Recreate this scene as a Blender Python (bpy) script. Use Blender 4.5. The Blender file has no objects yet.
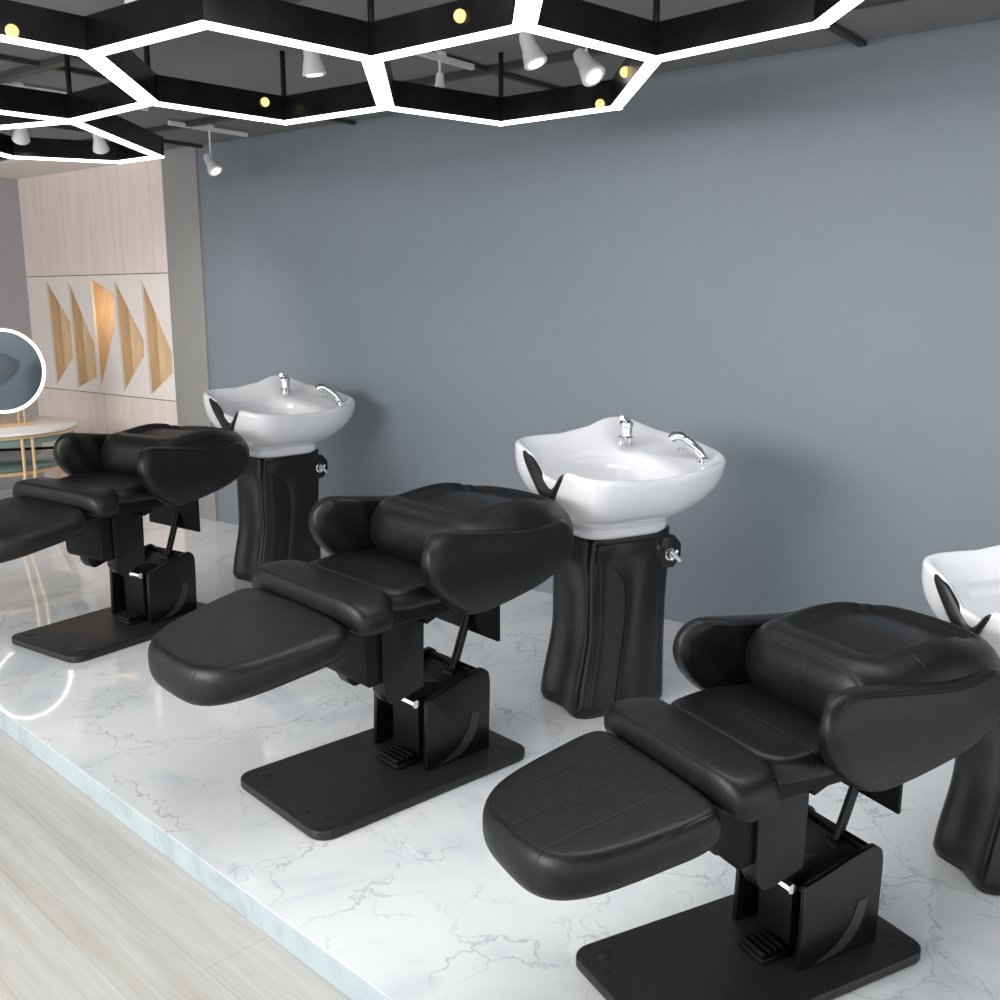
import bpy, bmesh, math, random
from mathutils import Vector, Matrix, geometry

random.seed(7)
R = math.radians
S = bpy.context.scene
COL = S.collection

# ------------------------------------------------------------------ camera
F, HOR, H = 1000.0, 300.0, 1.6
PITCH = math.atan((500 - HOR) / F)
cam_d = bpy.data.cameras.new('camera')
cam_d.sensor_width = 36.0
cam_d.lens = 36.0 * F / 1000.0
cam_d.clip_start = 0.05
cam = bpy.data.objects.new('camera', cam_d)
cam.location = (0, 0, H)
cam.rotation_euler = (math.pi / 2 - PITCH, 0, 0)
COL.objects.link(cam)
S.camera = cam

# ------------------------------------------------------------------ light
world = bpy.data.worlds.new('daylight')
S.world = world
world.use_nodes = True
bg = world.node_tree.nodes['Background']
bg.inputs[0].default_value = (0.95, 0.98, 1.0, 1)
bg.inputs[1].default_value = 0.66


def area(name, loc, target, sx, sy, power, col=(1, 1, 1)):
    d = bpy.data.lights.new(name, 'AREA')
    d.shape = 'RECTANGLE'
    d.size, d.size_y, d.energy, d.color = sx, sy, power, col
    o = bpy.data.objects.new(name, d)
    o.location = loc
    o.rotation_euler = (Vector(target) - Vector(loc)).to_track_quat('-Z', 'Y').to_euler()
    COL.objects.link(o)
    return o


area('left_fill_light', (-4.2, 0.2, 2.3), (0.2, 4.2, 0.4), 2.6, 1.8, 95, (1.0, 0.99, 0.97))  # added soft fill from the left, out of view; no window stands here
area('overhead_fill_light', (0.35, 2.15, 2.6), (0.35, 2.2, 0.0), 2.6, 1.1, 15, (0.97, 0.99, 1.0))  # added overhead fill for highlights on the chair tops, not a room fitting

S.view_settings.view_transform = 'Standard'
S.view_settings.look = 'None'
S.view_settings.exposure = 1.4
S.view_settings.gamma = 1.0
S.view_settings.use_curve_mapping = False


# ------------------------------------------------------------------ materials
def mat(name, col, rough=0.5, metal=0.0, coat=0.0, spec=0.5):
    m = bpy.data.materials.new(name)
    m.use_nodes = True
    b = m.node_tree.nodes['Principled BSDF']
    b.inputs['Base Color'].default_value = (*col, 1)
    b.inputs['Roughness'].default_value = rough
    b.inputs['Metallic'].default_value = metal
    b.inputs['Coat Weight'].default_value = coat
    b.inputs['Specular IOR Level'].default_value = spec
    return m


def nodes(m):
    nt = m.node_tree
    return nt, nt.nodes, nt.links, nt.nodes['Principled BSDF']


def noise(N, L, coord, scale, detail=6, rough=0.5, dist=0.0):
    n = N.new('ShaderNodeTexNoise')
    n.inputs['Scale'].default_value = scale
    n.inputs['Detail'].default_value = detail
    n.inputs['Roughness'].default_value = rough
    n.inputs['Distortion'].default_value = dist
    L.new(coord, n.inputs['Vector'])
    return n


def ramp(N, L, fac, stops):
    r = N.new('ShaderNodeValToRGB')
    e = r.color_ramp.elements
    while len(e) < len(stops):
        e.new(0.5)
    for i, (p, c) in enumerate(stops):
        e[i].position = p
        e[i].color = (*c, 1) if len(c) == 3 else c
    L.new(fac, r.inputs['Fac'])
    return r


def mapping(N, L, scale=(1, 1, 1), rot=(0, 0, 0), kind='Object'):
    t = N.new('ShaderNodeTexCoord')
    m = N.new('ShaderNodeMapping')
    m.inputs['Scale'].default_value = scale
    m.inputs['Rotation'].default_value = rot
    L.new(t.outputs[kind], m.inputs['Vector'])
    return m.outputs['Vector']


def bump(N, L, b, height, strength, distance):
    bp = N.new('ShaderNodeBump')
    bp.inputs['Strength'].default_value = strength
    bp.inputs['Distance'].default_value = distance
    L.new(height, bp.inputs['Height'])
    L.new(bp.outputs['Normal'], b.inputs['Normal'])


def mixc(N, L, a, b_, fac, mode='MULTIPLY'):
    m = N.new('ShaderNodeMix')
    m.data_type = 'RGBA'
    m.blend_type = mode
    for k, v in ((0, fac), (6, a), (7, b_)):
        if hasattr(v, 'links'):
            L.new(v, m.inputs[k])
        elif isinstance(v, (int, float)):
            m.inputs[k].default_value = v
        else:
            m.inputs[k].default_value = (*v, 1)
    return m.outputs[2]


def leather(name, seams=None):
    m = mat(name, (0.0042, 0.0042, 0.0044), 0.40, spec=0.34)
    nt, N, L, b = nodes(m)
    v = mapping(N, L)
    fine = noise(N, L, v, 170, 3, 0.6)
    crease = noise(N, L, v, 9, 4, 0.6, 0.6)
    add = N.new('ShaderNodeMath')
    add.operation = 'MULTIPLY_ADD'
    add.inputs[1].default_value = 5.0
    L.new(crease.outputs['Fac'], add.inputs[0])
    L.new(fine.outputs['Fac'], add.inputs[2])
    h = add.outputs[0]
    if seams:
        axis, freq, off = seams
        sep = N.new('ShaderNodeSeparateXYZ')
        L.new(v, sep.inputs[0])
        w = N.new('ShaderNodeMath')
        w.operation = 'MULTIPLY_ADD'
        w.inputs[1].default_value = freq
        w.inputs[2].default_value = off
        L.new(sep.outputs[axis], w.inputs[0])
        fr = N.new('ShaderNodeMath')
        fr.operation = 'PINGPONG'
        fr.inputs[1].default_value = 0.5
        L.new(w.outputs[0], fr.inputs[0])
        g = ramp(N, L, fr.outputs[0], [(0.0, (0, 0, 0)), (0.035, (1, 1, 1))])
        g2 = N.new('ShaderNodeMath')
        g2.operation = 'MULTIPLY_ADD'
        g2.inputs[1].default_value = 1.5
        L.new(g.outputs[0], g2.inputs[0])
        L.new(h, g2.inputs[2])
        h = g2.outputs[0]
    bump(N, L, b, h, 0.35, 0.0012)
    rr = ramp(N, L, crease.outputs['Fac'], [(0.3, (0.36,) * 3), (0.7, (0.47,) * 3)])
    L.new(rr.outputs[0], b.inputs['Roughness'])
    return m


M = {}
M['leather'] = leather('black_leather')
M['leather_leg'] = leather('black_leather_long_seams', (1, 7.0, 0.0))
M['leather_back'] = leather('black_leather_cross_seams', (0, 6.0, 0.25))


def powder(name, col, rough, spec=0.5):
    m = mat(name, col, rough, spec=spec)
    nt, N, L, b = nodes(m)
    n = noise(N, L, mapping(N, L), 260, 2)
    bump(N, L, b, n.outputs['Fac'], 0.12, 0.0006)
    return m


M['plate'] = powder('black_powder_coated_steel', (0.016, 0.016, 0.0165), 0.42, 0.35)
M['case'] = powder('black_satin_plastic', (0.004, 0.004, 0.0042), 0.32, 0.32)
M['dark'] = powder('matte_black_steel', (0.003, 0.003, 0.003), 0.5, 0.2)
M['greyplastic'] = powder('charcoal_plastic', (0.022, 0.022, 0.023), 0.38)
M['pedestal'] = powder('black_moulded_fibreglass', (0.0045, 0.0045, 0.005), 0.27, 0.42)
M['rubber'] = powder('black_neck_rubber', (0.01, 0.01, 0.011), 0.3)
M['chrome'] = mat('chrome', (0.78, 0.79, 0.8), 0.12, 1.0)
nt, N, L, b = nodes(M['chrome'])
n = noise(N, L, mapping(N, L), 30, 2)
rr = ramp(N, L, n.outputs['Fac'], [(0.3, (0.08,) * 3), (0.7, (0.16,) * 3)])
L.new(rr.outputs[0], b.inputs['Roughness'])
M['porcelain'] = mat('white_porcelain', (0.77, 0.77, 0.79), 0.12, coat=0.5)
nt, N, L, b = nodes(M['porcelain'])
n = noise(N, L, mapping(N, L), 5, 2)
rr = ramp(N, L, n.outputs['Fac'], [(0.3, (0.10,) * 3), (0.7, (0.15,) * 3)])
L.new(rr.outputs[0], b.inputs['Roughness'])
M['whitepaint'] = powder('white_enamel', (0.75, 0.75, 0.74), 0.35)
M['blackframe'] = mat('gloss_black_frame', (0.0045, 0.005, 0.006), 0.22, spec=0.25)
nt, N, L, b = nodes(M['blackframe'])
n = noise(N, L, mapping(N, L), 6, 3)
rr = ramp(N, L, n.outputs['Fac'], [(0.3, (0.16,) * 3), (0.7, (0.34,) * 3)])
L.new(rr.outputs[0], b.inputs['Roughness'])
M['gold'] = mat('brushed_gold', (0.78, 0.55, 0.30), 0.32, 0.55)
nt, N, L, b = nodes(M['gold'])
n = noise(N, L, mapping(N, L, (2, 40, 40)), 4, 3)
bump(N, L, b, n.outputs['Fac'], 0.1, 0.001)
M['goldwood'] = mat('golden_satin_laminate', (0.66, 0.44, 0.22), 0.45)
nt, N, L, b = nodes(M['goldwood'])
n = noise(N, L, mapping(N, L, (6, 6, 1)), 4, 3)
cc = ramp(N, L, n.outputs['Fac'], [(0.3, (0.54, 0.36, 0.19)), (0.7, (0.66, 0.46, 0.26))])
L.new(cc.outputs[0], b.inputs['Base Color'])


def emit(name, col, strength, lo=(0.8, 0.8, 0.8), hi=(0.86, 0.86, 0.86)):
    m = mat(name, (0.9, 0.9, 0.9), 0.5)
    nt, N, L, b = nodes(m)
    b.inputs['Emission Color'].default_value = (*col, 1)
    b.inputs['Emission Strength'].default_value = strength
    n = noise(N, L, mapping(N, L), 3, 1)
    rr = ramp(N, L, n.outputs['Fac'], [(0.3, lo), (0.7, hi)])
    L.new(rr.outputs[0], b.inputs['Base Color'])
    return m


M['led'] = emit('white_light_strip', (1.0, 1.0, 1.0), 2.0)
M['warmglow'] = emit('warm_yellow_glow', (1.0, 0.74, 0.26), 0.40, (0.4, 0.3, 0.12), (0.45, 0.34, 0.14))
M['ringlight'] = emit('mirror_light_ring', (1, 1, 1), 1.3)
M['lampface'] = emit('spot_lens', (1.0, 0.98, 0.94), 0.4)

# marble: crisp branching veins, soft grey clouds
m = M['marble'] = mat('white_veined_marble', (0.85, 0.86, 0.87), 0.09, coat=0.6)
M['marble'].node_tree.nodes['Principled BSDF'].inputs['Coat Roughness'].default_value = 0.03
M['marble'].node_tree.nodes['Principled BSDF'].inputs['Coat IOR'].default_value = 1.7
nt, N, L, b = nodes(m)
v = mapping(N, L)
warp = noise(N, L, v, 2.2, 6, 0.62)
wv = N.new('ShaderNodeMix')
wv.data_type = 'VECTOR'
wv.inputs[0].default_value = 0.33
L.new(v, wv.inputs[4])
L.new(warp.outputs['Color'], wv.inputs[5])


def veins(scale, width, src):
    vo = N.new('ShaderNodeTexVoronoi')
    vo.feature = 'DISTANCE_TO_EDGE'
    vo.inputs['Scale'].default_value = scale
    L.new(src, vo.inputs['Vector'])
    return ramp(N, L, vo.outputs['Distance'], [(0.0, (0, 0, 0)), (width, (1, 1, 1))])


v1 = veins(3.4, 0.013, wv.outputs[1])
v2 = veins(7.5, 0.022, wv.outputs[1])
mask = noise(N, L, v, 2.1, 3, 0.5)
mk = ramp(N, L, mask.outputs['Fac'], [(0.42, (0, 0, 0)), (0.62, (1, 1, 1))])
mask2 = noise(N, L, v, 5.0, 3, 0.5)
mk2 = ramp(N, L, mask2.outputs['Fac'], [(0.50, (0, 0, 0)), (0.66, (1, 1, 1))])
cloud = noise(N, L, v, 1.8, 8, 0.6, 1.0)
base = ramp(N, L, cloud.outputs['Fac'], [(0.30, (0.66, 0.69, 0.72)), (0.47, (0.83, 0.845, 0.855)), (0.7, (0.88, 0.885, 0.885))])
vc1 = mixc(N, L, (0.58, 0.585, 0.61), (1, 1, 1), v1.outputs[0], 'MIX')
vc2 = mixc(N, L, (0.68, 0.685, 0.71), (1, 1, 1), v2.outputs[0], 'MIX')
c1 = mixc(N, L, base.outputs[0], vc1, mk.outputs[0])
c2 = mixc(N, L, c1, vc2, mk2.outputs[0])
L.new(c2, b.inputs['Base Color'])

m = M['marbleedge'] = mat('pale_blue_marble_skirt', (0.40, 0.46, 0.48), 0.3)
nt, N, L, b = nodes(m)
v = mapping(N, L)
nn = noise(N, L, v, 5, 6, 0.6, 1.2)
rr = ramp(N, L, nn.outputs['Fac'], [(0.40, (0.36, 0.42, 0.44)), (0.49, (0.42, 0.49, 0.51)), (0.495, (0.30, 0.35, 0.37)), (0.50, (0.42, 0.49, 0.51))])
L.new(rr.outputs[0], b.inputs['Base Color'])

# pale wood planks: grain runs along the platform
m = M['wood'] = mat('pale_grey_oak_planks', (0.6, 0.58, 0.55), 0.38)
nt, N, L, b = nodes(m)
v = mapping(N, L, (0.35, 7.0, 1.0))
g1 = noise(N, L, v, 2.6, 8, 0.62, 0.4)
g2 = noise(N, L, v, 14, 4, 0.6)
c_ = ramp(N, L, g1.outputs['Fac'], [(0.28, (0.46, 0.44, 0.41)), (0.5, (0.55, 0.535, 0.51)), (0.72, (0.63, 0.62, 0.60))])
c2_ = ramp(N, L, g2.outputs['Fac'], [(0.3, (0.90, 0.89, 0.88)), (0.7, (1, 1, 1))])
br = N.new('ShaderNodeTexBrick')
br.inputs['Scale'].default_value = 1.0
br.inputs['Mortar Size'].default_value = 0.003
br.inputs['Brick Width'].default_value = 1.9
br.inputs['Row Height'].default_value = 0.19
br.inputs['Color1'].default_value = (1, 1, 1, 1)
br.inputs['Color2'].default_value = (0.96, 0.955, 0.95, 1)
br.inputs['Mortar'].default_value = (0.86, 0.85, 0.84, 1)
L.new(mapping(N, L), br.inputs['Vector'])
c3_ = mixc(N, L, c_.outputs[0], c2_.outputs[0], 1.0)
L.new(mixc(N, L, c3_, br.outputs['Color'], 1.0), b.inputs['Base Color'])


def paint(name, a, b_, rough=0.5, scale=1.2, sc=(1, 1, 1), bmp=0.04):
    m = mat(name, a, rough)
    nt, N, L, bb = nodes(m)
    n = noise(N, L, mapping(N, L, sc), scale, 5, 0.55)
    rr = ramp(N, L, n.outputs['Fac'], [(0.3, a), (0.7, b_)])
    L.new(rr.outputs[0], bb.inputs['Base Color'])
    n2 = noise(N, L, mapping(N, L), 60, 3)
    bump(N, L, bb, n2.outputs['Fac'], bmp, 0.002)
    return m


M['wall'] = paint('blue_grey_wall_paint', (0.186, 0.211, 0.235), (0.198, 0.223, 0.247), 0.5)
M['wallend'] = paint('warm_grey_wall_paint', (0.36, 0.36, 0.385), (0.38, 0.38, 0.40), 0.6)
M['pilaster'] = paint('grey_wood_grain_laminate', (0.265, 0.258, 0.250), (0.305, 0.298, 0.29), 0.5, 3, (30, 30, 0.6))
M['ceiling'] = paint('charcoal_ceiling_paint', (0.18, 0.181, 0.18), (0.205, 0.206, 0.205), 0.8)
M['soffit'] = paint('white_soffit_paint', (0.8, 0.77, 0.74), (0.84, 0.81, 0.78), 0.7)
M['track'] = powder('dark_ceiling_track', (0.03, 0.03, 0.03), 0.5)
M['whitepanel'] = paint('ivory_lacquer', (0.80, 0.74, 0.70), (0.86, 0.81, 0.77), 0.4, 1.0, (1, 1, 1))

# pinkish pale timber cladding, vertical boards
m = M['pink'] = mat('blush_timber_cladding', (0.72, 0.58, 0.52), 0.42)
nt, N, L, b = nodes(m)
g = noise(N, L, mapping(N, L, (9, 9, 0.8)), 1.6, 6, 0.6)
gc = ramp(N, L, g.outputs['Fac'], [(0.3, (0.78, 0.66, 0.61)), (0.7, (0.85, 0.75, 0.70))])
sep = N.new('ShaderNodeSeparateXYZ')
L.new(mapping(N, L), sep.inputs[0])
w = N.new('ShaderNodeMath')
w.operation = 'MULTIPLY'
w.inputs[1].default_value = 2.42
L.new(sep.outputs[0], w.inputs[0])
fr = N.new('ShaderNodeMath')
fr.operation = 'PINGPONG'
fr.inputs[1].default_value = 0.5
L.new(w.outputs[0], fr.inputs[0])
seam = ramp(N, L, fr.outputs[0], [(0.0, (0.82, 0.78, 0.76)), (0.015, (1, 1, 1))])
L.new(mixc(N, L, gc.outputs[0], seam.outputs[0], 1.0), b.inputs['Base Color'])

m = M['mirror'] = mat('mirror_glass', (0.62, 0.68, 0.74), 0.05, 1.0)
nt, N, L, b = nodes(m)
n = noise(N, L, mapping(N, L), 3, 1)
rr = ramp(N, L, n.outputs['Fac'], [(0.3, (0.03,) * 3), (0.7, (0.06,) * 3)])
L.new(rr.outputs[0], b.inputs['Roughness'])
m = M['glass'] = mat('green_tinted_glass', (0.55, 0.75, 0.70), 0.08)
nt, N, L, b = nodes(m)
b.inputs['Transmission Weight'].default_value = 0.75
b.inputs['IOR'].default_value = 1.15
n = noise(N, L, mapping(N, L), 3, 1)
rr = ramp(N, L, n.outputs['Fac'], [(0.3, (0.50, 0.72, 0.67)), (0.7, (0.58, 0.78, 0.73))])
L.new(rr.outputs[0], b.inputs['Base Color'])


# ------------------------------------------------------------------ mesh helpers
def obj(name, bm, m, parent=None, smooth=False, kind=None):
    bmesh.ops.recalc_face_normals(bm, faces=bm.faces)
    me = bpy.data.meshes.new(name)
    bm.to_mesh(me)
    bm.free()
    if smooth:
        for p in me.polygons:
            p.use_smooth = True
        if smooth != 'all':
            me.set_sharp_from_angle(angle=R(38))
    me.materials.append(M[m])
    o = bpy.data.objects.new(name, me)
    COL.objects.link(o)
    if parent:
        o.parent = parent
    if kind:
        o['kind'] = kind
    return o


def empty(name, loc=(0, 0, 0), rz=0, label=None, cat=None, group=None):
    o = bpy.data.objects.new(name, None)
    o.empty_display_size = 0.1
    o.location = loc
    o.rotation_euler = (0, 0, rz)
    COL.objects.link(o)
    return tag(o, label, cat, group)


def tag(o, label=None, cat=None, group=None):
    if label:
        o['label'] = label
    if cat:
        o['category'] = cat
    if group:
        o['group'] = group
    return o


def copy_tree(o, parent=None):
    c = o.copy()
    COL.objects.link(c)
    c.parent = parent
    for ch in list(o.children):
        copy_tree(ch, c)
    return c


def rings_bm(rings, cap0=True, cap1=True, bm=None):
    bm = bm or bmesh.new()
    vr = [[bm.verts.new(p) for p in r] for r in rings]
    n = len(vr[0])
    for a, b_ in zip(vr, vr[1:]):
        for i in range(n):
            bm.faces.new((a[i], a[(i + 1) % n], b_[(i + 1) % n], b_[i]))
    for flag, r in ((cap0, vr[0]), (cap1, vr[-1])):
        if flag:
            c = Vector((0, 0, 0))
            for v_ in r:
                c += v_.co
            cv = bm.verts.new(c / n)
            for i in range(n):
                bm.faces.new((cv, r[i], r[(i + 1) % n]))
    return bm


def prism(pts, axis, a, b_, bevel=0.0, seg=3, bm=None, sel_vertical=False):
    """polygon pts extruded along axis from a to b_"""
    bm2 = bmesh.new()

    def P(p, t):
        return {'x': (t, p[0], p[1]), 'y': (p[0], t, p[1]), 'z': (p[0], p[1], t)}[axis]
    v0 = [bm2.verts.new(P(p, a)) for p in pts]
    v1_ = [bm2.verts.new(P(p, b_)) for p in pts]
    bm2.faces.new(v0)
    bm2.faces.new(v1_[::-1])
    n = len(pts)
    for i in range(n):
        bm2.faces.new((v0[i], v0[(i + 1) % n], v1_[(i + 1) % n], v1_[i]))
    bmesh.ops.recalc_face_normals(bm2, faces=bm2.faces)
    if bevel:
        bmesh.ops.bevel(bm2, geom=list(bm2.edges), offset=bevel, segments=seg, profile=0.5, affect='EDGES', clamp_overlap=True)
    if bm is None:
        return bm2
    me = bpy.data.meshes.new('tmp')
    bm2.to_mesh(me)
    bm2.free()
    bm.from_mesh(me)
    bpy.data.meshes.remove(me)
    return bm


def box(x0, x1, y0, y1, z0, z1, bevel=0.0, bm=None, seg=2):
    return prism([(x0, y0), (x1, y0), (x1, y1), (x0, y1)], 'z', z0, z1, bevel, seg, bm)


def rrect(x0, x1, y0, y1, r, n=7):
    pts = []
    for cx, cy, a0 in ((x1 - r, y1 - r, 0), (x0 + r, y1 - r, 90), (x0 + r, y0 + r, 180), (x1 - r, y0 + r, 270)):
        for i in range(n):
            a = R(a0 + 90 * i / (n - 1))
            pts.append((cx + r * math.cos(a), cy + r * math.sin(a)))
    return pts


def tube(path, rad, seg=12, bm=None):
    """round tube along points; rad number or list"""
    path = [Vector(p) for p in path]
    rings = []
    up = None
    for i, p in enumerate(path):
        if i == 0:
            t = path[1] - path[0]
        elif i == len(path) - 1:
            t = path[-1] - path[-2]
        else:
            t = (path[i + 1] - path[i - 1])
        t.normalize()
        if up is None:
            up = Vector((0, 0, 1)) if abs(t.z) < 0.9 else Vector((1, 0, 0))
        s = t.cross(up).normalized()
        up = s.cross(t).normalized()
        r = rad[i] if isinstance(rad, (list, tuple)) else rad
        rings.append([p + (s * math.cos(2 * math.pi * k / seg) + up * math.sin(2 * math.pi * k / seg)) * r for k in range(seg)])
    return rings_bm(rings, bm=bm)


def lathe(prof, loc=(0, 0, 0), seg=32, bm=None, rot=None):
    rings = []
    for r, z in prof:
        ring = []
        for k in range(seg):
            a = 2 * math.pi * k / seg
            p = Vector((r * math.cos(a), r * math.sin(a), z))
            if rot is not None:
                p = rot @ p
            ring.append(p + Vector(loc))
        rings.append(ring)
    return rings_bm(rings, bm=bm)


def spline(pts, n, closed=True):
    """Catmull-Rom through 2D/3D points, n samples per span"""
    P = [Vector(p) for p in pts]
    out = []
    m_ = len(P)
    rng = range(m_) if closed else range(m_ - 1)
    for i in rng:
        if closed:
            a, b_, c, d = P[(i - 1) % m_], P[i], P[(i + 1) % m_], P[(i + 2) % m_]
        else:
            a, b_, c, d = P[max(i - 1, 0)], P[i], P[i + 1], P[min(i + 2, m_ - 1)]
        for k in range(n):
            t = k / n
            out.append(0.5 * ((2 * b_) + (c - a) * t + (2 * a - 5 * b_ + 4 * c - d) * t * t + (3 * b_ - a - 3 * c + d) * t ** 3))
    if not closed:
        out.append(P[-1])
    return out


def superell(a, b_, n, cnt=56, cx=0, cy=0, taper=None, square=None):
    out = []
    for k in range(cnt):
        t = 2 * math.pi * k / cnt
        c, s = math.cos(t), math.sin(t)
        x = a * math.copysign(abs(c) ** (2 / n), c)
        y = b_ * math.copysign(abs(s) ** (2 / n), s)
        if square and c > 0:
            x = a * abs(c) ** (2 / square)
            y = b_ * math.copysign(abs(s) ** (2 / square), s)
        if taper:
            y *= taper(x)
        out.append((cx + x, cy + y))
    return out


def pad(outline, centre, top, bot, er=0.14, eh=0.75, warp=None, axes='xyz', ncap=9):
    """upholstered cushion: rounded edges between two height fields over an outline"""
    prof = []
    for i in range(ncap):
        prof.append((0.04 + (1 - er - 0.04) * i / ncap, 1.0))
    for i in range(9):
        a = R(90 - 90 * i / 8)
        prof.append((1 - er + er * math.cos(a), 1 - eh + eh * math.sin(a)))
    if eh < 0.95:
        prof.append((1.0, 0.0))
    low = [(r, -h) for r, h in prof[::-1]][(1 if eh < 0.95 else 1):]
    prof += low
    rings = []
    cx, cy = centre
    for r, h in prof:
        ring = []
        for (px, py) in outline:
            x, y = cx + (px - cx) * r, cy + (py - cy) * r
            zt, zb = top(x, y), bot(x, y)
            z = zb + (zt - zb) * (h + 1) / 2
            q = (x, y, z) if axes == 'xyz' else (x, z, y)
            if warp:
                q = warp(*q)
            ring.append(q)
        rings.append(ring)
    return rings_bm(rings)


def smooth01(t):
    t = max(0.0, min(1.0, t))
    return t * t * (3 - 2 * t)


# ------------------------------------------------------------------ setting
WA = Vector((-2.208, 7.313, 0))
WD = Vector((0.784, -0.621, 0)).normalized()
WN = Vector((WD.y, -WD.x, 0))          # points into the room
if WN.y > 0:
    WN = -WN
WROT = math.atan2(WD.y, WD.x)
CEIL = 2.64


def wallobj(name, bm, m, kind='structure', smooth=False):
    """mesh built in wall coordinates: x along wall, -y into the room, z up"""
    o = obj(name, bm, m, smooth=smooth)
    o.location = WA
    o.rotation_euler = (0, 0, WROT)
    if kind:
        o['kind'] = kind
    return o


EA = R(-44.05)
ED = Vector((math.cos(EA), math.sin(EA), 0))
EP = Vector((-1.99, 3.739, 0))         # a point on the platform's front edge
EN = Vector((-ED.y, ED.x, 0))          # towards the wall
SL = -0.085
# wood floor (local x along planks)
o = obj('floor', box(-9, 9, -7, 9, SL - 0.05, SL), 'wood', kind='structure')
o.location = EP
o.rotation_euler = (0, 0, EA)
# raised marble platform
P0 = EP - ED * 5
P1 = EP + ED * 5
q0 = WA - WD * 4.2
q1 = WA + WD * 8
pts = [(p.x, p.y) for p in (P0, P1, q1, q0)]
plat = obj('floor_platform', prism(pts, 'z', -0.0025, 0.0), 'marble', kind='structure')
inset = EN * 0.0005
pts = [(p.x, p.y) for p in (P0 + inset, P1 + inset, q1, q0)]
obj('trim_1', prism(pts, 'z', SL, -0.0026), 'marbleedge', kind='structure')

wallobj('wall_right', box(0.165, 9.0, 0.0, 0.12, SL, CEIL), 'wall')
wallobj('wall_pilaster', box(-0.245, 0.165, -0.02, 0.12, SL, CEIL), 'pilaster')
CS = -2.33
# end wall
e = wallobj('wall_back', box(CS - 0.12, CS, -5.0, 0.4, SL, CEIL), 'wallend')
# ceiling
wallobj('ceiling', box(CS - 0.3, 9.0, -6.2, 0.12, CEIL, CEIL + 0.08), 'ceiling')
# white soffit over the cladding
wallobj('trim_2', box(CS, -0.245, -0.55, -0.0, CEIL - 0.045, CEIL - 0.001), 'soffit')
wallobj('trim_3', box(CS, CS + 0.16, -5.0, -0.55, CEIL - 0.045, CEIL - 0.001), 'soffit')
# dark rails fixed along the ceiling
k = 4
for (s0, s1, y0, y1) in ((-2.3, 8.8, -0.62, -0.58), (-2.3, 8.8, -1.92, -1.87), (-2.3, 8.8, -3.2, -3.15)):
    wallobj('trim_%d' % k, box(s0, s1, y0, y1, CEIL - 0.03, CEIL - 0.001), 'track')
    k += 1
for s in (-1.3, 0.2, 1.7, 3.2, 4.7, 6.2):
    wallobj('trim_%d' % k, box(s, s + 0.03, -6.0, 0.0, CEIL - 0.022, CEIL - 0.0012), 'track')
    k += 1


# cladding panel with slanted niches
def wall_panel():
    root = empty('wall_panel', WA, WROT, 'blush timber wall cladding with five slanted golden niches', 'wall cladding')
    x0, x1 = CS + 0.003, -0.247
    zt, zb = 1.79, 0.862
    obj('upper_boards', box(x0, x1, -0.018, 0.0, zt + 0.006, CEIL - 0.047), 'pink', root)
    obj('lower_boards', box(x0, x1, -0.018, 0.0, 0.0, zb - 0.006), 'pink', root)
    for z in (zt - 0.001, zb - 0.007):
        obj('shadow_gap', box(x0, x1, -0.010, 0.0, z, z + 0.008), 'track', root)
    return root, x0, x1, zt, zb


root, x0, x1, zt, zb = wall_panel()
NI = [
    [(-2.010, 1.765), (-1.668, 1.420), (-1.674, 1.130), (-1.985, 0.885)],
    [(-1.655, 1.765), (-1.325, 1.250), (-1.335, 0.985), (-1.643, 0.885), (-1.652, 1.390)],
    [(-1.310, 1.765), (-0.992, 1.650), (-1.004, 1.400), (-1.290, 0.885)],
    [(-0.975, 1.765), (-0.622, 1.300), (-0.632, 1.180), (-0.950, 0.885)],
    [(-0.605, 1.765), (-0.262, 1.215), (-0.270, 1.065), (-0.580, 0.885)]]
vs = [Vector(p) for p in ((x0, zb), (x1, zb), (x1, zt), (x0, zt))]
faces = [[0, 1, 2, 3]]
for n_ in NI:
    b0 = len(vs)
    vs += [Vector(p) for p in n_]
    faces.append(list(range(b0, b0 + len(n_))))
edges = [(f_[i], f_[(i + 1) % len(f_)]) for f_ in faces for i in range(len(f_))]
r_ = geometry.delaunay_2d_cdt(vs, edges, [], 1, 1e-5)


def inside(p, poly):
    c = False
    for i in range(len(poly)):
        (ax, ay), (bx, by) = poly[i], poly[i - 1]
        if (ay > p[1]) != (by > p[1]) and p[0] < (bx - ax) * (p[1] - ay) / (by - ay) + ax:
            c = not c
    return c


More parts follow.
